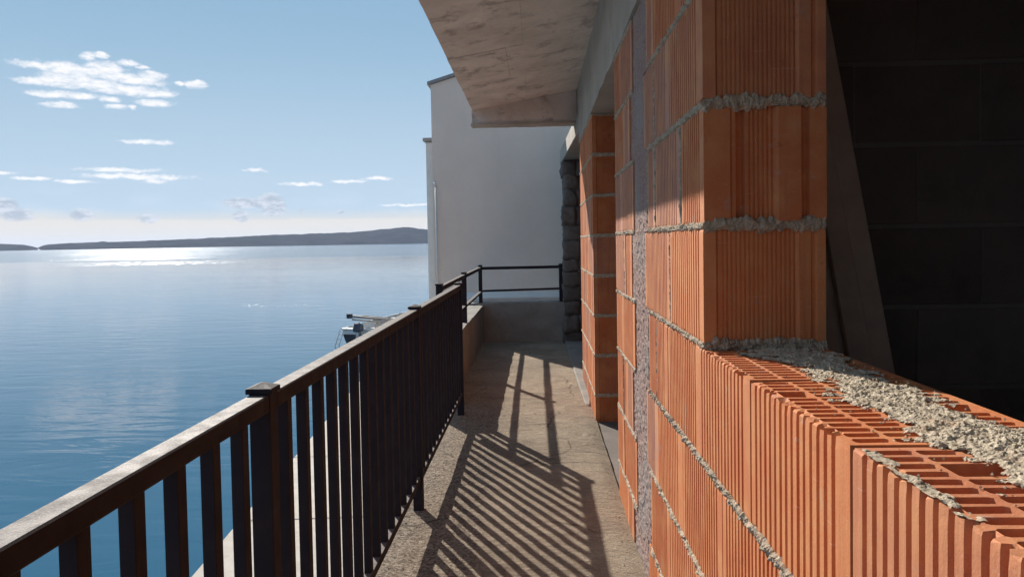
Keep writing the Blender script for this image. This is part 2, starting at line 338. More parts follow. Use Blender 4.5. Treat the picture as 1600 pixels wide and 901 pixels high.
# ------------------------------------------------------------------ object helpers
def tag(o, label=None, cat=None, group=None, kind=None):
    if label: o['label'] = label
    if cat: o['category'] = cat
    if group: o['group'] = group
    if kind: o['kind'] = kind
    return o
def empty(name, loc, label, cat, group=None):
    o = bpy.data.objects.new(name, None); COL.objects.link(o); o.location = loc; o.empty_display_size = 0.1
    bpy.context.view_layer.update()
    return tag(o, label, cat, group)
def link(name, me, parent=None, loc=(0,0,0), rot=(0,0,0)):
    o = bpy.data.objects.new(name, me); COL.objects.link(o)
    o.location = loc; o.rotation_euler = rot
    if parent is not None:
        o.parent = parent
    return o
def wl(parent, loc):            # world location -> location local to an unrotated chain of parents
    v = Vector(loc); p = parent
    while p is not None: v -= p.location; p = p.parent
    return v
class MB:
    def __init__(s): s.v = []; s.f = []; s.sm = False
    def add(s, vs, fs):
        b = len(s.v); s.v += [tuple(v) for v in vs]; s.f += [tuple(i+b for i in f) for f in fs]; return s
    def box(s, a, b):
        (x0,y0,z0), (x1,y1,z1) = a, b
        return s.add([(x0,y0,z0),(x1,y0,z0),(x1,y1,z0),(x0,y1,z0),(x0,y0,z1),(x1,y0,z1),(x1,y1,z1),(x0,y1,z1)],
            [(3,2,1,0),(4,5,6,7),(0,1,5,4),(1,2,6,5),(2,3,7,6),(3,0,4,7)])
    def hexa(s, bot, top):
        return s.add(list(bot)+list(top), [(3,2,1,0),(4,5,6,7),(0,1,5,4),(1,2,6,5),(2,3,7,6),(3,0,4,7)])
    def tube(s, p, q, r, n=10, r2=None):
        p, q = Vector(p), Vector(q); r2 = r if r2 is None else r2
        d = (q-p).normalized(); a = d.orthogonal().normalized(); b_ = d.cross(a)
        vs = []
        for (c, rr) in ((p, r), (q, r2)):
            for i in range(n):
                t_ = 2*math.pi*i/n; vs.append(c + a*math.cos(t_)*rr + b_*math.sin(t_)*rr)
        fs = [(i, (i+1)%n, n+(i+1)%n, n+i) for i in range(n)] + [tuple(range(n))[::-1], tuple(range(n, 2*n))]
        return s.add(vs, fs)
    def mesh(s, name, m, bevel=0.0, smooth=False, seg=1):
        me = bpy.data.meshes.new(name); me.from_pydata(s.v, [], s.f)
        bm = bmesh.new(); bm.from_mesh(me)
        bmesh.ops.recalc_face_normals(bm, faces=bm.faces)
        if bevel > 0: bmesh.ops.bevel(bm, geom=list(bm.edges), offset=bevel, segments=seg, affect='EDGES', profile=0.6, clamp_overlap=True)
        if smooth:
            for f in bm.faces: f.smooth = True
        bm.to_mesh(me); bm.free(); me.materials.append(m); return me
    def obj(s, name, m, parent=None, bevel=0.0, smooth=False, loc=(0,0,0)):
        return link(name, s.mesh(name, m, bevel, smooth), parent, wl(parent, loc) if parent is not None else loc)
def N(p, s=1.0, o=0.0):
    return mnoise.noise(Vector((p[0]*s+o, p[1]*s+o*1.7, p[2]*s-o)))
def F(p, s=1.0, o=0.0, oct_=4):
    return mnoise.fractal(Vector((p[0]*s+o, p[1]*s+o*1.7, p[2]*s-o)), 0.6, 2.1, oct_)
exec_t = __import__('time').time()

# ------------------------------------------------------------------ setting: sea, hills, quay, floors
QZ, SZ = CZ-3.70, CZ-4.35
mb = MB()
xs = [-14000, -3000, -600, -120, -40, 0, 40, 120, 600, 3000, 14000]; ys = [-14000, -3000, -200, -40, 0, 40, 120, 600, 3000, 14000]
vs = [(x, y, 0) for y in ys for x in xs]; nx = len(xs)
mb.add(vs, [(j*nx+i, j*nx+i+1, (j+1)*nx+i+1, (j+1)*nx+i) for j in range(len(ys)-1) for i in range(nx-1)])
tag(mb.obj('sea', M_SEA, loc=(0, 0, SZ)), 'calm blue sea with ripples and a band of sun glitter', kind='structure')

def ridge(name, table, D, depth, label):
    pts = []; step = 3
    x = table[0][0]
    while x <= table[-1][0]:
        for (a, b_) in zip(table, table[1:]):
            if a[0] <= x <= b_[0]:
                tt = (x-a[0])/max(1e-6, b_[0]-a[0]); y = a[1]+(b_[1]-a[1])*tt; break
        pts.append((x, y)); x += step
    rows = 14; V = []; Fc = []
    for (px, py) in pts:
        d = ray(px, py); hz = math.hypot(d.x, d.y); ux, uy = d.x/hz, d.y/hz
        H = max(0.5, D*d.z/hz + CZ - SZ); H *= 1 + 0.05*F((px*0.05, 0, 0))
        for j in range(rows+1):
            q = j/rows; rr = D - depth*0.5 + depth*q
            prof = math.sin(math.pi*min(1, q*1.0))**0.8
            p = (ux*rr, uy*rr, 0)
            hgt = H*prof*(1+0.16*(1-prof)*F((p[0]*0.004, p[1]*0.004, 0), 1, 5))
            V.append((p[0]+0.03*depth*N((p[0]*.003, p[1]*.003, 1)), p[1], SZ - 0.5 + (hgt if 0 < j < rows else 0)))
    n = rows+1
    for i in range(len(pts)-1):
        for j in range(rows): Fc.append((i*n+j, (i+1)*n+j, (i+1)*n+j+1, i*n+j+1))
    m = MB(); m.add(V, Fc)
    tag(m.obj(name, M_HILL, smooth=True), label, kind='structure')
ridge('hills', [(64,387),(70,384),(78,381.5),(100,380),(150,378),(158,377),(166,378),(200,377),(300,373),(400,368),(480,365),(540,363),(580,360),(605,357),(620,355.5),(640,355),(652,357),(662,358),(675,356.5),(760,354),(900,352),(1100,356),(1300,363),(1400,368)], 5200, 1100,
      'long dark wooded headland across the water')
ridge('hills', [(-500,396),(-430,389),(-300,384),(-150,382),(-60,381),(0,381),(25,381.3),(40,382),(50,384),(60,387)], 5600, 900,
      'low dark island at the left end of the horizon')

# quay: concrete bays, seaward edge runs 4.6 degrees left of the gallery
qa = math.atan((841-749)/FPX)
quay = empty('quay', (0, 0, QZ), 'pale concrete quay in long cast bays below the balcony along the water', 'quay'); quay['kind'] = 'structure'
qd = Vector((-math.sin(qa), math.cos(qa), 0)); qn = Vector((-math.cos(qa), -math.sin(qa), 0))
E0 = qn*3.31
def quay_pt(s, off, z): return qd*s + qn*off + Vector((0, 0, z))
bay = 2.95; s0 = 10.0 - 5*bay
for k in range(22):
    a = s0 + k*bay + 0.012; b_ = s0 + (k+1)*bay - 0.012
    m = MB(); dz = random.uniform(-0.004, 0.004)
    for (o0, o1) in ((-2.2, 3.31),):
        bot = [quay_pt(a, o0, -0.8), quay_pt(b_, o0, -0.8), quay_pt(b_, o1, -0.8), quay_pt(a, o1, -0.8)]
        top = [p+Vector((0, 0, 0.8+dz)) for p in bot]
        m.hexa(bot, top)
    m.obj('quay_slab', M_QUAY, quay, bevel=0.012, loc=(0, 0, QZ))
m = MB(); m.hexa([quay_pt(-6, -2.2, -2.2), quay_pt(62, -2.2, -2.2), quay_pt(62, 3.25, -2.2), quay_pt(-6, 3.25, -2.2)],
                 [quay_pt(-6, -2.2, -0.06), quay_pt(62, -2.2, -0.06), quay_pt(62, 3.25, -0.06), quay_pt(-6, 3.25, -0.06)])
m.obj('quay_core', M_PARAPET, quay, loc=(0, 0, QZ))

# balcony floor: uneven sheet on a slab
XL, XW = -0.60, 0.342
def floor_z(x, y):
    z = 0.004*F((x, y, 0), 3) + 0.0016*F((x, y, 0), 25, 3)
    if x > XW-0.05: z -= 0.010*max(0, (x-(XW-0.045)-0.012*N((0, y, 0), 9)))/0.05
    return z
V = []; Fc = []
nx_, ny_ = 48, 520
for j in range(ny_+1):
    y = -2.5 + (8.20+2.5)*j/ny_
    xl = XL if y < 4.9 else -0.63
    for i in range(nx_+1):
        x = xl + (XW+0.006-xl)*i/nx_; V.append((x, y, floor_z(x, y)))
n = nx_+1
Fc = [(j*n+i, j*n+i+1, (j+1)*n+i+1, (j+1)*n+i) for j in range(ny_) for i in range(nx_)]
m = MB(); m.add(V, Fc); tag(m.obj('balcony_floor', M_FLOOR, smooth=True), 'worn rough screed floor of the narrow balcony', kind='structure')
m = MB(); m.box((-0.612, -2.5, -0.17), (0.34, 8.40, -0.016)); m.box((-0.80, 4.93, -0.17), (-0.613, 8.40, -0.016))
tag(m.obj('floor_slab', M_PARAPET), 'cast concrete slab carrying the balcony floor', kind='structure')
m = MB(); m.box((0.343, -3.0, -0.20), (4.2, 8.6, -0.022))
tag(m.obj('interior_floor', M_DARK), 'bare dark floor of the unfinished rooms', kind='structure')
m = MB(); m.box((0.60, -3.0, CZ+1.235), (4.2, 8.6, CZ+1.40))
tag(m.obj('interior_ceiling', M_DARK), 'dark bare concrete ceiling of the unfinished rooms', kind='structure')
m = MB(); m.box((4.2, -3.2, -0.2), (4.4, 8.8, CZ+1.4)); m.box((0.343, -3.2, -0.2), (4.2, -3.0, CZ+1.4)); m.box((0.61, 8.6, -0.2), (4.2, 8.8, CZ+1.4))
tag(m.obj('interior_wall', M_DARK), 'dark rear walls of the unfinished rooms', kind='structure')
m = MB(); m.box((0.345, -3.0, QZ-0.3), (0.60, 8.6, -0.21)); m.box((-0.45, -3.0, -0.55), (0.344, -2.6, -0.18))
tag(m.obj('ground_floor_wall', M_PLASTER), 'rendered ground floor wall below the balcony', kind='structure')

rnd = random.Random(11); m = MB()
for k in range(800):
    y = rnd.uniform(0.9, 7.8)
    side = rnd.random()
    x = -0.57+abs(rnd.gauss(0, 0.10)) if side < 0.55 else (0.325-abs(rnd.gauss(0, 0.035)) if side < 0.85 else rnd.uniform(-0.55, 0.32))
    if y > 4.8 and x < -0.5: continue
    q = min(0.006, 0.0013*math.exp(abs(rnd.gauss(0, 0.75)))); a0 = rnd.uniform(0, 3)
    c = Vector((x, y, floor_z(x, y)+q*0.35)); vs = []
    for a, b_, cc in ((1,0,0),(-1,0,0),(0,1,0),(0,-1,0),(0,0,1),(0,0,-1)):
        v = Vector((a*rnd.uniform(.6, 1.3), b_*rnd.uniform(.6, 1.1), cc*rnd.uniform(.4, .8)))*q
        v.rotate(Matrix.Rotation(a0, 3, 'Z')); vs.append(tuple(c+v))
    m.add(vs, [(0,2,4),(2,1,4),(1,3,4),(3,0,4),(2,0,5),(1,2,5),(3,1,5),(0,3,5)])
tag(m.obj('gravel', M_SILL), 'loose grit and small mortar crumbs scattered on the balcony floor', kind='stuff')

# ------------------------------------------------------------------ brick wall
wall = empty('brick_wall', (XW, 1.5, 0), 'unfinished wall of ribbed orange hollow clay blocks with a window opening and a doorway on the right of the balcony', 'wall')
WT = 0.25; BH = 0.236
def outline(L, kind, seed, gjit=1.0):
    rnd = random.Random(seed)
    pts = []
    # near end face (y = 0), x from 0 to WT
    if kind == 'A':
        segs = [(0, 0), (0.026, 0), (0.031, 0.005)]
        x = 0.034
        while x < 0.182: segs += [(x, 0.005), (x+0.0045, 0.005), (x+0.0052, 0.0092), (x+0.0083, 0.0092)]; x += 0.0092
        segs += [(0.190, 0.005), (0.196, 0), (0.220, 0), (0.223, 0.006), (0.230, 0.006), (0.233, 0), (WT, 0)]
    elif kind == 'B':
        segs = [(0, 0), (0.054, 0), (0.058, 0.003), (0.066, 0.003), (0.070, 0.020), (0.082, 0.020), (0.086, 0.006)]
        x = 0.088
        while x < 0.142: segs += [(x, 0.006), (x+0.0045, 0.006), (x+0.0052, 0.0102), (x+0.0083, 0.0102)]; x += 0.0092
        segs += [(0.150, -0.008), (0.196, -0.008), (0.200, 0.012), (0.212, 0.012), (0.216, 0), (WT, 0)]
    else:
        segs = [(0, 0), (WT, 0)]
    pts += segs
    pts += [(WT, L), (0, L)]
    # front face x = 0, y from L to 0, grooves
    y = L - 0.020 - rnd.uniform(0, 0.006)
    lim = 0.034 + rnd.uniform(-0.004, 0.006)
    mode = rnd.random()
    while y > lim + 0.012:
        gw = rnd.uniform(0.0080, 0.0105); gd = rnd.uniform(0.0060, 0.0080)
        pts += [(0, y), (gd, y-0.0012), (gd, y-gw), (0, y-gw-0.0012)]
        y -= 0.0237 if mode < 0.6 else 0.0205
    return pts
CH = {}
def block_mesh(L, kind, var, perf=False, material=None, H=None):
    key = (round(L, 3), kind, var, perf, H)
    if key in CH: return CH[key]
    h = H or BH
    pts = outline(L, kind, hash((round(L*1000), var)) & 0xffff)
    rnd = random.Random(var*31+int(L*1000))
    levels = [0.0, 0.006, h-0.016, h-0.005, h]
    bm = bmesh.new(); rings = []
    for li, z in enumerate(levels):
        ring = []
        for (x, y) in pts:
            jx = jy = jz = 0.0
            if li in (0, 4):
                c = abs(rnd.gauss(0, 0.0019 if perf else 0.0011)); 
                if rnd.random() < ((0.22 if perf else 0.10) if li == 4 else 0.05): c += rnd.uniform(0.001, 0.0075 if perf else 0.004)
                if x < 0.02: jx = c
                elif y < 0.02: jy = c
                if li == 4: jz = -c*0.9
                else: jz = c*0.5
            elif li == 3 and x < 0.02: jx = abs(rnd.gauss(0, 0.0005))
            ring.append(bm.verts.new((x+jx, y+jy, z+jz)))
        rings.append(ring)
    n = len(pts)
    for a, b_ in zip(rings, rings[1:]):
        for i in range(n): bm.faces.new((a[i], a[(i+1) % n], b_[(i+1) % n], b_[i]))
    bm.faces.new(rings[0][::-1])
    if not perf: bm.faces.new(rings[-1])
    else:
        loops = [rings[-1]]
        holes = []; skip = set()
        nc = 5; x0 = 0.0115; wcol = (WT-0.019)/nc
        ny = int((L-0.022)/0.0232); py = (L-0.020)/ny
        big = None
        if var == 3: big = (1, ny-4)
        for r in range(ny):
            for c in range(nc):
                hx0 = x0 + c*wcol + rnd.uniform(0, 0.0012); hx1 = hx0 + wcol - 0.0048
                hy0 = 0.0105 + r*py + rnd.uniform(0, 0.001); hy1 = hy0 + py*0.70
                if big:
                    if c in (1, 2) and r in (ny-4, ny-3):
                        if not (c == 1 and r == ny-4): continue
                        hx1 = hx0 + wcol*1.75; hy1 = hy0 + py*1.7
                if (c, r) in skip: continue
                if rnd.random() < 0.05 and r < ny-1 and not big: hy1 += py; skip.add((c, r+1))
                if rnd.random() < 0.03 and c < nc-1 and (c+1, r) not in skip and not big: hx1 += wcol; skip.add((c+1, r)); skip.add((c+1, r+1)) if (c, r+1) in skip else None
                cx = min(0.0030, (hy1-hy0)*0.22)
                sk = rnd.uniform(-0.001, 0.001)
                lp = [(hx0+cx, hy0), (hx1-cx, hy0+sk), (hx1, hy0+cx), (hx1, hy1-cx), (hx1-cx, hy1+sk), (hx0+cx, hy1), (hx0, hy1-cx), (hx0, hy0+cx)]
                holes.append([bm.verts.new((a, b_, h-0.0006)) for a, b_ in lp])
        edges = []
        for lp in loops: edges += [bm.edges.get((lp[i], lp[(i+1) % len(lp)])) for i in range(len(lp))]
        for lp in holes: edges += [bm.edges.new((lp[i], lp[(i+1) % len(lp)])) for i in range(len(lp))]
        bmesh.ops.triangle_fill(bm, use_beauty=True, use_dissolve=False, edges=edges, normal=(0, 0, 1))
        for lp in holes:
            lo = [bm.verts.new((v.co.x, v.co.y, h-0.13)) for v in lp]; k = len(lp)
            for i in range(k): bm.faces.new((lp[i], lp[(i+1) % k], lo[(i+1) % k], lo[i]))
            bm.faces.new(lo)
    bmesh.ops.recalc_face_normals(bm, faces=bm.faces)
    me = bpy.data.meshes.new('clay_block'); bm.to_mesh(me); bm.free(); me.materials.append(material or M_BRICK)
    CH[key] = me; return me

LINES = [CZ+0.775-0.25*k for k in range(0, 9)]      # bed joint centres, top down
def place(y0, y1, line, kind='N', perf=False, mt=None, x=XW, dx=None):
    L = y1 - y0 - 0.004
    var = random.randint(0, 2)
    if perf and y0 < 0.6 < y1: var = 3
    me = block_mesh(L, kind, var, perf)
    o = link('brick', me, wall, wl(wall, (x + (random.uniform(-0.0018, 0.0018) if dx is None else dx), y0+0.002, line+0.007)))
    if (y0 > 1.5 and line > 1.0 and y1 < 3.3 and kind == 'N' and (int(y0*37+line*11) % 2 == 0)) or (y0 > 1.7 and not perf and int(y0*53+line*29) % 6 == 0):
        o.material_slots[0].link = 'OBJECT'; o.material_slots[0].material = M_BRICKTINT  # mostly upper blocks under the slab: pink of shade painted into dusty clay
    return o
def mortar_strip(p0, d, length, outv, hh, step, seed, parent, name='mortar_bed', squeeze=0.004, deep=0.235, material=None, rag=0.0045):
    d = Vector(d).normalized(); o_ = Vector(outv).normalized(); p0 = Vector(p0)
    n = max(2, int(length/step)); K = 9; V = []; Fc = []
    for i in range(n+1):
        s_ = length*i/n; base = p0 + d*s_
        lump = max(0, F(base, 28, seed, 3))
        up = hh/2 + rag*(0.25+F(base, 55, seed+3, 3)) + 0.5*rag*lump
        dn = hh/2 + rag*(0.25+F(base, 50, seed+7, 3))
        for k in range(K):
            q = k/(K-1); z = -dn + (up+dn)*q
            bul = math.sin(math.pi*q)
            bul = min(1.0, 1.7*bul); out = -0.004 + bul*(0.0042 + squeeze*(0.5+1.0*F(base+Vector((0, 0, z*2)), 45, seed+11, 4)) + 0.0035*lump) + 0.0020*F(base+Vector((0, 0, z)), 150, seed+5, 4)*bul
            V.append(base + o_*out + Vector((0, 0, z)))
        V.append(base - o_*deep + Vector((0, 0, hh/2-0.001))); V.append(base - o_*deep + Vector((0, 0, -hh/2+0.001)))
    T = K+2
    for i in range(n):
        for k in range(T): Fc.append((i*T+k, i*T+(k+1) % T, (i+1)*T+(k+1) % T, (i+1)*T+k))
    Fc.append(tuple(range(T))[::-1]); Fc.append(tuple(n*T+k for k in range(T)))
    m = MB(); m.add([tuple(v-p0) for v in V], Fc)
    return m.obj(name, material or M_MORTAR, parent, loc=tuple(p0))

WIN0, WIN1 = -0.35, 1.540          # window opening along y
DOOR0, DOOR1, PIER1 = 3.26, 4.62, 5.95
def run(y0, y1, line, offs, pitch=0.385, kind_first='N', perf=None):
    """blocks of one course from y0 to y1 with vertical joints at offs + k*pitch"""
    ys_ = [y0]; y = offs
    while y > y0 + 0.07: y -= pitch
    while y < y0 + 0.07: y += pitch
    while y < y1 - 0.07: ys_.append(y); y += pitch
    ys_.append(y1)
    for k, (a, b_) in enumerate(zip(ys_, ys_[1:])):
        place(a, b_, line, kind_first if k == 0 else 'N', bool(perf and a < perf))
COLA = [(2.31, 2.66), (2.38, 2.74)]
for ci, line_top in enumerate(LINES[:-1]):
    line = LINES[ci+1]; par = ci % 2
    c0, c1 = COLA[par]
    if ci < 4:        # beside the window, above the sill
        kk = 'A' if ci in (1, 3) else 'B'
        if ci in (1, 3): run(WIN1, c0, line, WIN1+0.385, kind_first='A')
        else: run(WIN1, c0, line, WIN1+0.24, kind_first='B' if ci == 2 else 'A')
        run(-1.9, WIN0, line, WIN0-0.385*(1 if par else 0.5))
    elif ci == 4:
        run(-1.9, c0, line, 1.208, perf=1.50)
    else:
        run(-1.9, c0, line, 1.208 if par == 0 else 1.42 - 0.02)
    run(c1, DOOR0, line, c1+0.36 if par == 0 else c1+0.17)
    run(DOOR1, PIER1, line, DOOR1+(0.385 if par else 0.19), kind_first='A')
# vertical concrete strip cast between the blocks
for ci in range(len(LINES)-1):
    line = LINES[ci+1]; c0, c1 = COLA[ci % 2]
    V = []; Fc = []; na, nb = 60, 44
    for j in range(nb+1):
        for i in range(na+1):
            y = c0+0.002 + (c1-c0-0.004)*i/na; z = line-0.002 + 0.249*j/nb
            e = min(i, na-i, 4)/4
            V.append((XW + 0.003 + 0.0035*F((0, y, z), 60, 2, 4) + (1-e)*0.006, y, z))
    n = na+1
    Fc = [(j*n+i, (j+1)*n+i, (j+1)*n+i+1, j*n+i+1) for j in range(nb) for i in range(na)]
    b0 = len(V)
    ring = [i for i in range(na+1)] + [j*n+na for j in range(1, nb+1)] + [nb*n+i for i in range(na-1, -1, -1)] + [j*n for j in range(nb-1, 0, -1)]
    for i in ring: V.append((XW+WT, V[i][1], V[i][2]))
    L_ = len(ring)
    for k in range(L_): Fc.append((ring[k], ring[(k+1) % L_], b0+(k+1) % L_, b0+k))
    Fc.append(tuple(b0+k for k in range(L_))[::-1])
    p = (XW, (c0+c1)/2, line); m = MB(); m.add([(v[0]-p[0], v[1]-p[1], v[2]-p[2]) for v in V], Fc)
    o = m.obj('column_segment', M_COLUMN, wall, loc=p)
    if ci == 0: o['label'] = 'rough grey concrete cast between the blocks'
# bed joints
for ci, line in enumerate(LINES[:-1]):
    near = 0.003 if -0.7 < line-CZ < 0.6 else 0.006
    par0 = COLA[ci % 2][0]; 
    if ci == 0: pass
    if ci <= 3 or False:
        mortar_strip((XW, WIN1, line), (0, 1, 0), 2.31-WIN1, (-1, 0, 0), 0.015, near, 11.3*ci+1, wall)
        mortar_strip((XW, -1.9, line), (0, 1, 0), WIN0+1.9, (-1, 0, 0), 0.015, 0.02, 5.3*ci+1, wall)
        if 0 < ci: mortar_strip((XW+0.002, WIN1, line), (1, 0, 0), WT-0.004, (0, -1, 0), 0.022, 0.0014, 3.3*ci+2, wall, squeeze=0.0035, deep=0.05, rag=0.010)
    elif ci == 4:
        mortar_strip((XW, WIN1+0.002, line), (0, 1, 0), 2.31-WIN1, (-1, 0, 0), 0.013, near, 11.3*ci+1, wall)
        mortar_strip((XW+0.004, WIN1, line), (1, 0, 0), WT-0.006, (0, -1, 0), 0.020, 0.0014, 3.3*ci+2, wall, squeeze=0.008, deep=0.05, rag=0.011)
    else:
        mortar_strip((XW, 0.25, line), (0, 1, 0), 2.31-0.25, (-1, 0, 0), 0.016, 0.0026 if ci == 5 else near, 11.3*ci+1, wall, squeeze=0.006, rag=0.006)
        mortar_strip((XW, -1.9, line), (0, 1, 0), 0.25+1.9, (-1, 0, 0), 0.015, 0.02, 5.3*ci+1, wall)
    mortar_strip((XW, 2.66, line), (0, 1, 0), DOOR0-2.66, (-1, 0, 0), 0.015, 0.006, 7.3*ci+1, wall)
    mortar_strip((XW, DOOR1, line), (0, 1, 0), PIER1-DOOR1, (-1, 0, 0), 0.018, 0.012, 9.3*ci+1, wall)
    mortar_strip((XW, DOOR1, line), (1, 0, 0), WT, (0, -1, 0), 0.020, 0.010, 2.3*ci+1, wall, squeeze=0.003, deep=0.02)
# vertical mortar smears beside some head joints
for (y, ci) in ((1.785, 2), (2.17, 2), (2.17, 1), (1.93, 3), (2.31, 2), (2.31, 4), (2.16, 4), (2.95, 3), (3.03, 5)):
    line = LINES[ci+1]; V = []; Fc = []; nn = 60; K = 5
    for i in range(nn+1):
        z = line+0.010+0.228*i/nn; w = 0.006+0.004*F((0, y, z), 40, 3)
        for k in range(K):
            q = k/(K-1); V.append((XW+0.004-math.sin(math.pi*q)*(0.007+0.003*F((0, y+q*.01, z), 80, 9)), y-w+2*w*q, z))
    Fc = [(i*K+k, i*K+k+1, (i+1)*K+k+1, (i+1)*K+k) for i in range(nn) for k in range(K-1)]
    m = MB(); m.add([(a-XW, b_-y, c-line) for a, b_, c in V], Fc); m.obj('mortar_joint', M_MORTAR, wall, loc=(XW, y, line))

# crumbly mortar bed left on the sill, and mortar creeping over the front edge
def sill_mortar():
    top = LINES[4]+0.007+0.0 - 0.0
    top = LINES[5]+0.007+BH
    st = 0.0021; V = []; idx = {}; Fc = []
    y0, y1 = 0.18, 1.535; nyy = int((y1-y0)/st); nxx = int(0.246/st)
    def hgt(x, y):          # x 0..0.25 across the wall
        cpos = 0.162 + 0.022*F((0, y, 0), 4, 2, 2) - 0.02*max(0, 0.9-y)
        wdt = 0.060 + 0.022*F((0, y, 0), 9, 8, 3) + 0.014*F((0, y, 0), 35, 4, 3)
        if y > 1.25: wdt += (y-1.25)*0.16
        d = abs(x-cpos)/max(0.012, wdt)
        m_ = 1 - d**1.6 + 0.75*F((x, y, 0), 34, 1, 4) + 0.25*F((x, y, 0), 120, 1, 3)
        if y < 0.95: m_ += 0.30*min(1, (0.95-y)*8)
        if x < 0.02 and 0.60 < y < 0.80: m_ = max(m_, 0.3+0.8*F((x*2, y, 0), 30, 21, 3)-x*20)
        if y > 1.18: m_ -= 0.25
        return m_
    H = {}
    for j in range(nyy+1):
        for i in range(nxx+1):
            x = i*st; y = y0+j*st; mm = hgt(x, y)
            if mm > -0.05:
                a = min(1.0, max(0.0, mm+0.02)); 
                z = -0.0010 + 0.0042*a**0.5 + a*(0.0034*F((x, y, 0), 48, 5, 3) + 0.0016*F((x, y, 0), 210, 6, 2))
                z = max(z, -0.002)
                V.append((XW+x+0.0008*N((x, y, 0), 160, 3), y+0.0008*N((x, y, 0), 170, 9), top+z)); idx[(i, j)] = len(V)-1
    for j in range(nyy):
        for i in range(nxx):
            q = [idx.get((i, j)), idx.get((i+1, j)), idx.get((i+1, j+1)), idx.get((i, j+1))]
            if None not in q: Fc.append(tuple(q))
    p = Vector((XW+0.12, 0.9, top)); m = MB(); m.add([(v[0]-p.x, v[1]-p.y, v[2]-p.z) for v in V], Fc)
    o = m.obj('sill_mortar', M_SILL, wall, loc=tuple(p)); o['label'] = 'crumbly grey mortar spread over the hollow blocks of the sill'; o['kind'] = 'stuff'
    # loose crumbs
    rnd = random.Random(5); m = MB()
    for k in range(300):
        y = rnd.uniform(0.3, 1.5); x = 0.145+rnd.gauss(0, 0.055)
        if not 0.004 < x < 0.245: continue
        r = rnd.uniform(0.001, 0.0028); c = Vector((x, y-0.9, r*0.4+ (0.008 if hgt(x, y) > 0.1 else 0)))
        vs = [c+Vector((rnd.uniform(.6, 1)*r*a, rnd.uniform(.6, 1)*r*b_, rnd.uniform(.5, 1)*r*cc)) for a, b_, cc in ((1,0,0),(-1,0,0),(0,1,0),(0,-1,0),(0,0,1),(0,0,-1))]
        m.add([tuple(v) for v in vs], [(0,2,4),(2,1,4),(1,3,4),(3,0,4),(2,0,5),(1,2,5),(3,1,5),(0,3,5)])
    o = m.obj('mortar_crumbs', M_SILL, wall, loc=(XW, 0.9, top)); o['kind'] = 'stuff'
sill_mortar()

# ring beam above the blocks (continuous over the door), second lintel
def lumpy_box(name, a, b_, n3, amp, sc, m_, parent, smooth=True):
    (x0,y0,z0),(x1,y1,z1) = a, b_
    bm = bmesh.new()
    bmesh.ops.create_cube(bm, size=1.0)
    me = None
    # subdivided box by slicing along each axis
    for ax, k in enumerate(n3):
        for i in range(1, k):
            co = Vector((0, 0, 0)); co[ax] = -0.5+i/k; no = Vector((0, 0, 0)); no[ax] = 1
            bmesh.ops.bisect_plane(bm, geom=list(bm.verts)+list(bm.edges)+list(bm.faces), plane_co=co, plane_no=no)
    c = Vector(((x0+x1)/2, (y0+y1)/2, (z0+z1)/2)); s_ = Vector((x1-x0, y1-y0, z1-z0))
    for v in bm.verts:
        p = Vector((v.co.x*s_.x, v.co.y*s_.y, v.co.z*s_.z)); w = p+c
        v.co = p + Vector((F(w, sc, 1), F(w, sc, 4), F(w, sc, 8)))*amp
    me = bpy.data.meshes.new(name); bm.to_mesh(me); bm.free(); me.materials.append(m_)
    if parent is not None: return link(name, me, parent, wl(parent, c))
    return link(name, me, None, c)
lumpy_box('ring_beam', (XW-0.006, -1.9, LINES[0]+0.006), (XW+WT, 5.98, CZ+1.30), (1, 90, 8), 0.004, 6, M_BEAM, wall)['label'] = 'grey cast concrete beam over the blocks'

lumpy_box('beam_end', (XW-0.004, 5.984, CZ+1.022), (XW+WT, 6.44, CZ+1.34), (3, 8, 5), 0.003, 9, M_BEAM, wall)

# stone pier and its lintel at the far end
pier = empty('stone_pier', (0.30, 8.02, 0), 'dark rubble stone pier at the far end of the balcony by the neighbouring wall', 'pier')
z = -0.02; row = 0
while z < CZ+0.84:
    h = random.uniform(0.13, 0.21); h = min(h, CZ+0.86-z)
    if h < 0.05: break
    x = 0.270 + random.uniform(-0.012, 0.012)
    xe = 0.62
    while x < xe:
        w = random.uniform(0.13, 0.24)
        if xe-(x+w) < 0.07: w = xe-x
        bm = bmesh.new(); bmesh.ops.create_cube(bm, size=1)
        bmesh.ops.subdivide_edges(bm, edges=bm.edges, cuts=3, use_grid_fill=True)
        sd_ = random.uniform(0, 50)
        for v in bm.verts:
            d = v.co.normalized(); v.co = v.co.lerp(d*0.56, 0.05)
            v.co = Vector((v.co.x*(w-0.004), v.co.y*0.5, v.co.z*(h-0.004)))
            v.co += d*0.030*F(v.co, 9, sd_)
        for f in bm.faces: f.smooth = True
        me = bpy.data.meshes.new('stone'); bm.to_mesh(me); bm.free(); me.materials.append(M_STONE)
        link('stone', me, pier, wl(pier, (x+w/2, 8.24+random.uniform(-0.012, 0.012), z+h/2)))
        x += w
    z += h
lumpy_box('mortar_core', (0.292, 8.03, -0.02), (0.60, 8.44, CZ+0.86), (6, 6, 30), 0.006, 14, M_STONE, pier)
m = MB(); x0, x1 = XW-0.01, 0.262
m.hexa([(x0, 5.985, CZ+0.865), (0.60, 5.985, CZ+0.865), (0.60, 8.50, CZ+0.865), (x1, 8.50, CZ+0.865)], [(x0, 5.985, CZ+1.02), (0.60, 5.985, CZ+1.02), (0.60, 8.50, CZ+1.02), (x1, 8.50, CZ+1.02)])
tag(m.obj('concrete_lintel', M_BEAM, bevel=0.006), 'pale concrete lintel over the dark second opening next to the stone pier', 'lintel')
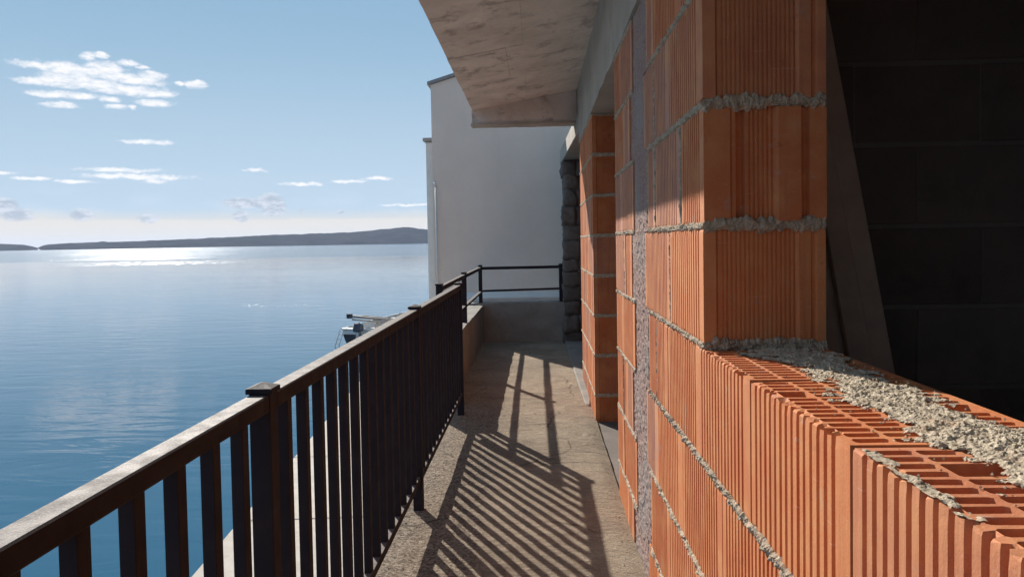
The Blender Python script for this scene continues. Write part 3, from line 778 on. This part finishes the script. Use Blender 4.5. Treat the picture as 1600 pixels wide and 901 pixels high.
m = MB(); m.hexa([(0.300, 5.0, -0.03), (0.338, 5.0, -0.03), (0.60, 8.0, -0.03), (0.270, 8.0, -0.03)], [(0.300, 5.0, 0.004), (0.338, 5.0, 0.004), (0.60, 8.0, 0.03), (0.270, 8.0, 0.03)])
tag(m.obj('door_threshold', M_PARAPET, bevel=0.01), 'low grey concrete threshold in the far doorway before the stone pier', 'threshold')

# ------------------------------------------------------------------ roof slab over the gallery
slab = empty('overhead_slab', (-0.1, 3.0, CZ+1.2), 'stained concrete balcony slab overhead with formwork panel marks and an end beam', 'slab')
def edge_x(y): return -0.505 - 0.004*y
HE, HW = CZ+1.085, CZ+1.235
def soff(x, y): t_ = (x-edge_x(y))/(XW-edge_x(y)); return HE+(HW-HE)*t_
cuts_y = [-1.9, -0.55, 0.8, 2.15, 3.42, 4.42, 5.2, 6.16]
cuts_x = [[0, 0.52, 1.0], [0, 0.40, 1.0]]
for j in range(len(cuts_y)-1):
    ya, yb = cuts_y[j]+0.0012, cuts_y[j+1]-0.0012
    cx = cuts_x[j % 2]
    for i in range(len(cx)-1):
        dzp = random.uniform(-0.0025, 0.0025); na, nb = 24, 34; V = []
        for b_ in range(nb+1):
            for a in range(na+1):
                y = ya+(yb-ya)*b_/nb; t_ = cx[i]+(cx[i+1]-cx[i])*a/na
                if a == 0 and i > 0: t_ += 0.0012
                x = edge_x(y)+(XW-edge_x(y))*t_
                V.append((x, y, soff(x, y)+dzp+0.003*F((x, y, 0), 5, 3, 4)))
        n = na+1
        Fc = [(b_*n+a, (b_+1)*n+a, (b_+1)*n+a+1, b_*n+a+1) for b_ in range(nb) for a in range(na)]
        nv = len(V); ring = [a for a in range(na+1)] + [b_*n+na for b_ in range(1, nb+1)] + [nb*n+a for a in range(na-1, -1, -1)] + [b_*n for b_ in range(nb-1, 0, -1)]
        for k in ring: V.append((V[k][0], V[k][1], V[k][2]+0.03))
        L_ = len(ring)
        for k in range(L_): Fc.append((ring[k], ring[(k+1) % L_], nv+(k+1) % L_, nv+k))
        p = Vector((V[0][0], V[0][1], HE)); m = MB(); m.add([(v[0]-p.x, v[1]-p.y, v[2]-p.z) for v in V], Fc)
        m.obj('soffit_panel', M_SOFFIT, slab, loc=tuple(p))
m = MB(); V = []
m.hexa([(edge_x(-1.9)+0.002, -1.9, HE+0.02), (XW-0.002, -1.9, HW+0.02), (XW-0.002, 6.16, HW+0.02), (edge_x(6.16)+0.002, 6.16, HE+0.02)],
       [(edge_x(-1.9)+0.002, -1.9, HW+0.12), (XW-0.002, -1.9, HW+0.12), (XW-0.002, 6.16, HW+0.12), (edge_x(6.16)+0.002, 6.16, HW+0.12)])
m.obj('slab_body', M_SOFFIT, slab, loc=(0, 0, 0)).location = wl(slab, (0, 0, 0))
lumpy_box('end_beam', (edge_x(6.2)-0.006, 6.162, CZ+0.985), (XW-0.008, 6.42, HW+0.125), (24, 4, 8), 0.004, 9, M_SOFFIT, slab)
lumpy_box('beam_lip', (edge_x(6.2)-0.012, 6.150, CZ+0.962), (XW-0.009, 6.30, CZ+0.984), (24, 3, 1), 0.003, 14, M_BEAM, slab)

# ------------------------------------------------------------------ parapet at the far end
par = empty('parapet', (-0.66, 6.5, 0), 'low concrete parapet turning the corner at the far end of the balcony', 'parapet')
lumpy_box('parapet_wall', (-0.80, 4.93, -0.02), (-0.622, 8.20, CZ-0.705), (4, 50, 7), 0.006, 9, M_PARAPET, par)
lumpy_box('parapet_wall', (-0.80, 8.205, -0.02), (0.288, 8.40, CZ-0.685), (24, 4, 8), 0.006, 9, M_PARAPET, par)

# ------------------------------------------------------------------ railings
def cap_mesh(s_, h0=0.012, h1=0.014):
    m = MB(); a = s_/2
    m.add([(-a,-a,0),(a,-a,0),(a,a,0),(-a,a,0),(-a,-a,h0),(a,-a,h0),(a,a,h0),(-a,a,h0),(0,0,h0+h1)],
          [(3,2,1,0),(0,1,5,4),(1,2,6,5),(2,3,7,6),(3,0,4,7),(4,5,8),(5,6,8),(6,7,8),(7,4,8)])
    return m.mesh('post_cap', M_RAIL, 0.0012)
XR = -0.520; PZ = [-0.34, 1.36, 3.06, 4.76]; HT = CZ-0.276
rail = empty('metal_railing', (XR, 1.39, 0), 'dark brown metal railing of upright square bars along the balcony edge', 'railing')
me_post = MB().box((-0.02, -0.02, -0.01), (0.02, 0.02, HT+0.001)).mesh('post', M_RAIL, 0.0022, seg=2)
me_cap = cap_mesh(0.049, 0.010, 0.010)
BZ0, BZ1 = 0.118, 0.146
me_bal = MB().box((-0.0110, -0.0128, BZ1-0.003), (0.0110, 0.0128, HT-0.028)).mesh('baluster', M_RAIL, 0.0012)
for i, y in enumerate(PZ):
    link('post', me_post, rail, wl(rail, (XR, y, 0.0))); link('post_cap', me_cap, rail, wl(rail, (XR, y, HT+0.0015)))
    if i < 3:
        a, b_ = y+0.0205, PZ[i+1]-0.0205
        MB().box((-0.019, a-y, -0.032), (0.019, b_-y, 0)).obj('top_rail', M_RAIL, rail, bevel=0.0025, loc=(XR, y, HT))
        MB().box((-0.0145, a-y, 0), (0.0145, b_-y, BZ1-BZ0)).obj('bottom_rail', M_RAIL, rail, bevel=0.002, loc=(XR, y, BZ0))
        for k in range(1, 15):
            link('baluster', me_bal, rail, wl(rail, (XR+random.uniform(-.0008, .0008), y+1.70*k/15, 0)), (0, 0, random.uniform(-0.02, 0.02)))
pr = empty('parapet_railing', (-0.70, 6.5, CZ-0.75), 'dark two-rail metal railing with open posts standing on the far parapet', 'railing')
XP = -0.655
HP = CZ-0.282
me_p2 = MB().box((-0.019, -0.019, 0), (0.019, 0.019, 0.475)).mesh('post', M_RAIL, 0.002)
me_cap2 = cap_mesh(0.050, 0.010, 0.010)
for (x, y, zb) in ((-0.640, 4.72, 0.36), (XP, 6.45, 0.40), (XP, 8.26, 0.40), (0.245, 8.26, 0.40)):
    me = MB().box((-0.02, -0.02, 0), (0.02, 0.02, HP+0.006-zb)).mesh('post', M_RAIL, 0.002)
    link('post', me, pr, wl(pr, (x, y, zb))); link('post_cap', me_cap2, pr, wl(pr, (x, y, HP+0.007)))
def bar(p, q, w, h, name, parent):
    p, q = Vector(p), Vector(q); d = (q-p).normalized(); s_ = Vector((d.y, -d.x, 0)).normalized()*w/2; up = Vector((0, 0, h))
    c = (p+q)/2
    MB().hexa([p-s_-c, p+s_-c, q+s_-c, q-s_-c], [p-s_-c+up, p+s_-c+up, q+s_-c+up, q-s_-c+up]).obj(name, M_RAIL, parent, bevel=0.002, loc=tuple(c))
for h, nm in ((HP-0.032, 'top_rail'), (CZ-0.575, 'middle_rail')):
    hh = 0.032 if nm == 'top_rail' else 0.022
    bar((-0.640, 4.742, h), (XP, 6.428, h), 0.034, hh, nm, pr)
    bar((XP, 6.472, h), (XP, 8.238, h), 0.034, hh, nm, pr)
    bar((XP+0.021, 8.26, h+(0.012 if nm != 'top_rail' else 0)), (0.224, 8.26, h+(0.028 if nm != 'top_rail' else 0.004)), 0.034, hh, nm, pr)

# ------------------------------------------------------------------ neighbouring house
NY = 9.42; NX0 = -1.335
nb = empty('neighbour_house', (0, NY, QZ), 'plain cream rendered gable wall of the neighbouring house at the end of the balcony', 'house')
m = MB(); zt0 = CZ+2.0
zl, zr = zt0, zt0+0.30*(1.1+abs(NX0))
m.hexa([(NX0, NY, QZ-0.3), (3.5, NY, QZ-0.3), (3.5, NY+7, QZ-0.3), (NX0, NY+7, QZ-0.3)], [(NX0, NY, zl), (3.5, NY, zl+1.45), (3.5, NY+7, zl+1.45), (NX0, NY+7, zl)])
m.obj('gable_wall', M_PLASTER, nb).location = wl(nb, (0, 0, 0))
m = MB(); m.hexa([(NX0-0.04, NY-0.03, zl-0.006), (3.5, NY-0.03, zl+1.454), (3.5, NY+7, zl+1.454), (NX0-0.04, NY+7, zl-0.006)], [(NX0-0.04, NY-0.03, zl+0.035), (3.5, NY-0.03, zl+1.495), (3.5, NY+7, zl+1.495), (NX0-0.04, NY+7, zl+0.035)])
m.obj('roof_verge', M_COPING, nb).location = wl(nb, (0, 0, 0))
m = MB(); m.box((-1.50, 10.0, QZ-0.3), (NX0+0.05, 15.0, CZ+1.36)); m.obj('side_wing', M_WHITEPL, nb, bevel=0.01).location = wl(nb, (0, 0, 0))
m = MB(); m.box((-1.535, 9.96, CZ+1.362), (NX0-0.006, 15.05, CZ+1.41)); m.obj('wing_coping', M_COPING, nb, bevel=0.006).location = wl(nb, (0, 0, 0))
m = MB(); m.tube((NX0+0.045, NY-0.05, -0.4), (NX0+0.045, NY-0.05, CZ+0.70), 0.012, 12); m.tube((NX0+0.045, NY-0.05, CZ+0.70), (NX0+0.02, NY+0.01, CZ+0.78), 0.012, 12)
m.obj('downpipe', M_PIPE, nb, smooth=True).location = wl(nb, (0, 0, 0))
m = MB(); m.box((-1.0, 8.46, -0.25), (3.0, NY-0.004, CZ-0.64)); 
tag(m.obj('terrace_ledge', M_WHITEPL, bevel=0.01), 'white rendered ledge between the far parapet and the neighbouring wall', 'ledge')

# ------------------------------------------------------------------ dark room: partition, leaning planks
pw = empty('partition_wall', (0.62, 2.33, 0), 'dark unlit block partition wall inside the room behind the window', 'wall')
for ci in range(-1, len(LINES)-1):
    line = LINES[ci+1] if ci >= 0 else LINES[0]
    x = 0.595 + (0.0 if ci % 2 else 0.19)
    xs_ = [0.595]; q = 0.595+(0.385 if ci % 2 else 0.19)
    while q < 4.15: xs_.append(q); q += 0.385
    xs_.append(4.19)
    for a, b_ in zip(xs_, xs_[1:]):
        h = 0.236 if ci > -1 else 0.236
        dy_ = random.uniform(-0.003, 0.003)
        key = ('p', round(b_-a, 3))
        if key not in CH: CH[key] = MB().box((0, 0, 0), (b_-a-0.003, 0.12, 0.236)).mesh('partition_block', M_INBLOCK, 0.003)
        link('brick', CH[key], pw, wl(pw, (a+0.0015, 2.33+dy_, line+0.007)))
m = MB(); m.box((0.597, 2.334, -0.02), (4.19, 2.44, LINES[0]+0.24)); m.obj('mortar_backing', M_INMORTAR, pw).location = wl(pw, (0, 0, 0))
def plank(name, pts, y, th, label):
    m = MB(); n = len(pts); 
    P2 = []
    for (px, py) in pts:
        d = ray(px, py); P2.append((d.x/d.y*y, CZ+d.z/d.y*y))
    c = Vector((P2[0][0], y, P2[0][1]))
    V = [(a-c.x, 0, b_-c.z) for a, b_ in P2] + [(a-c.x, th, b_-c.z) for a, b_ in P2]
    m.add(V, [tuple(range(n))[::-1], tuple(range(n, 2*n))] + [(i, (i+1) % n, n+(i+1) % n, n+i) for i in range(n)])
    tag(m.obj(name, M_BOARD, bevel=0.003, loc=tuple(c)), label, 'board', 'boards leaning in the dark room')
plank('leaning_board', [(1188, -160), (1262, -160), (1432, 760), (1300, 760)], 2.25, 0.03, 'wide grey board leaning behind the window jamb in the dark room')
plank('leaning_board', [(1240, 60), (1268, 60), (1372, 600), (1335, 600)], 2.19, 0.03, 'narrow board leaning in front of the wide board in the dark room')

# ------------------------------------------------------------------ moored boat
def boat():
    BX, BY = -7.65, 31.0
    root = empty('moored_boat', (BX, BY, SZ), 'small white open boat with outboard motor and mast laid flat, moored at the quay', 'boat')
    ang = R(-20)
    Rz = Matrix.Rotation(ang, 4, 'Z')
    def add(m, name, mt, parent=root, bevel=0.0, smooth=False):
        m.v = [tuple(Rz @ Vector((v[0], v[1], v[2]*0.76))) for v in m.v]
        o = m.obj(name, mt, parent, bevel, smooth); o.location = (0, 0, 0) if parent is root else (0, 0, 0); return o
    # stations along +y (stern y=0 towards viewer, bow y=6)
    st = [(0.0, 0.84, 0.95, 0.70), (0.6, 0.98, 0.95, 0.78), (1.8, 1.10, 0.98, 0.80), (3.2, 1.08, 1.06, 0.78), (4.6, 0.80, 1.20, 0.62), (5.5, 0.42, 1.34, 0.4), (6.1, 0.04, 1.46, 0.1)]
    def section(y, w, h, kw):
        pts = []
        for k in range(9):
            t_ = k/8; a = t_*math.pi/2
            pts.append((w*math.sin(a)**0.8, y, -0.30+(h+0.30)*(1-math.cos(a))**0.9))
        return pts
    V = []; Fc = []
    secs = []
    for (y, w, h, kw) in st:
        half = section(y, w, h, kw); full = [(-x, yy, zz) for (x, yy, zz) in half[::-1]][:-1] + half
        secs.append(full)
    n = len(secs[0])
    for s_ in secs: V += s_
    Fc = [(i*n+k, i*n+k+1, (i+1)*n+k+1, (i+1)*n+k) for i in range(len(secs)-1) for k in range(n-1)]
    m = MB(); m.add(V, Fc); m.add(secs[0], [tuple(range(n))]); add(m, 'hull', M_WHITE, smooth=True)
    low = [v for v in secs[0]]
    m = MB(); sec = [(x*0.97, y-0.02, min(z, 0.66)) for x, y, z in low]; m.add(sec+[(x, y+0.015, z) for x, y, z in sec], [tuple(range(n)), tuple(range(n, 2*n))[::-1]]+[(k, (k+1) % n, n+(k+1) % n, n+k) for k in range(n)])
    add(m, 'transom', M_NAVY)
    m = MB()
    for sgn in (-1, 1):
        for (a, b_) in zip(st, st[1:]): m.tube((sgn*a[1], a[0], a[2]), (sgn*b_[1], b_[0], b_[2]), 0.055, 8)
    m.tube((-0.84, 0, 0.95), (0.84, 0, 0.95), 0.055, 8)
    add(m, 'gunwale', M_WHITE, smooth=True)
    m = MB(); m.add([(-0.9, 0.3, 0.35), (0.9, 0.3, 0.35), (1.0, 3.4, 0.40), (0.5, 5.2, 0.6), (-0.5, 5.2, 0.6), (-1.0, 3.4, 0.40)], [(0, 1, 2, 5), (5, 2, 3, 4)]); add(m, 'deck', M_BOATIN)
    for y in (0.55, 1.9, 3.0):
        m = MB(); m.box((-0.98, y, 0.66), (0.98, y+0.32, 0.71)); add(m, 'thwart', M_BOATIN)
    m = MB(); m.box((-0.62, 3.3, 0.40), (0.62, 4.6, 1.02)); m.box((-0.7, 3.22, 1.02), (0.7, 4.7, 1.07)); add(m, 'cuddy', M_BOATWOOD, bevel=0.03)
    m = MB(); m.box((0.10, 2.15, 0.40), (0.52, 2.5, 1.30)); add(m, 'console', M_WHITE, bevel=0.03)
    # outboard
    m = MB(); m.hexa([(-0.02, -0.55, 0.88), (0.36, -0.55, 0.88), (0.34, -0.08, 0.92), (0.0, -0.08, 0.92)], [(0.02, -0.46, 1.42), (0.32, -0.46, 1.42), (0.30, -0.1, 1.30), (0.04, -0.1, 1.30)])
    mo = add(m, 'outboard_motor', M_MOTOR, bevel=0.06)
    m = MB(); m.box((0.10, -0.42, -0.5), (0.24, -0.2, 0.90)); m.tube((0.17, -0.2, 0.95), (0.17, 0.35, 1.02), 0.025, 8); add(m, 'motor_leg', M_ALU, bevel=0.02)
    # mast and spars laid on two crutches
    for (x, y, zt) in ((0.35, 0.85, 1.34), (0.85, 1.35, 1.20)):
        m = MB(); m.tube((x-0.18, y, 0.5), (x, y, zt), 0.03, 8); m.tube((x+0.18, y, 0.5), (x, y, zt), 0.03, 8); m.box((x-0.2, y-0.03, zt), (x+0.2, y+0.03, zt+0.05)); add(m, 'crutch', M_SPAR)
    m = MB(); m.tube((-0.50, 0.1, 1.66), (2.9, 3.2, 0.78), 0.075, 12, 0.06); add(m, 'mast', M_SPAR, smooth=True)
    m = MB(); m.tube((-0.35, 0.0, 1.50), (3.0, 2.9, 0.70), 0.045, 10); m.tube((-0.2, 0.5, 1.66), (2.7, 3.6, 0.80), 0.035, 10); add(m, 'boom', M_SPAR, smooth=True)
    m = MB(); m.box((-0.64, 0.0, 1.54), (-0.42, 0.18, 1.80)); add(m, 'mast_head', M_NAVY, bevel=0.02)
    # boarding ladder and fender at the stern
    m = MB()
    for x in (-0.92, -0.72): m.tube((x, -0.04, 0.95), (x-0.18, -0.32, -0.25), 0.02, 6)
    for k in range(4): z = 0.65-0.25*k; t_ = (0.95-z)/1.2; m.tube((-0.92-0.18*t_, -0.04-0.28*t_, z), (-0.72-0.18*t_, -0.04-0.28*t_, z), 0.016, 6)
    add(m, 'boarding_ladder', M_ALU)
    m = MB(); m.tube((0.62, -0.09, 0.55), (0.62, -0.09, 0.92), 0.10, 12); add(m, 'fender', M_WHITE, smooth=True)
    m = MB(); a = Vector((0.8, 0.1, 0.95)); b_ = Vector((2.6, -1.2, 1.05)); prev = a
    for k in range(1, 11):
        t_ = k/10; p = a.lerp(b_, t_)-Vector((0, 0, 0.5*math.sin(math.pi*t_))); m.tube(prev, p, 0.015, 6); prev = p
    add(m, 'mooring_rope', M_SPAR)
boat()

# ------------------------------------------------------------------ haze
HAZE = 4.0e-5
mh = bpy.data.materials.new('air_haze'); mh.use_nodes = True; t = NT(mh.node_tree); t.n.clear()
pv = t.new('ShaderNodeVolumePrincipled'); pv.inputs['Color'].default_value = (0.66, 0.76, 0.98, 1); pv.inputs['Density'].default_value = HAZE; pv.inputs['Anisotropy'].default_value = 0.2
oo = t.new('ShaderNodeOutputMaterial'); t.l.new(pv.outputs[0], oo.inputs['Volume'])
m = MB(); m.box((-14500, -14500, SZ-3.0), (14500, 14500, 165))
tag(m.obj('haze', mh), 'thin pale sea haze', kind='stuff')
print('script built in %.1fs, %d objects' % (__import__('time').time()-exec_t, len(bpy.data.objects)))
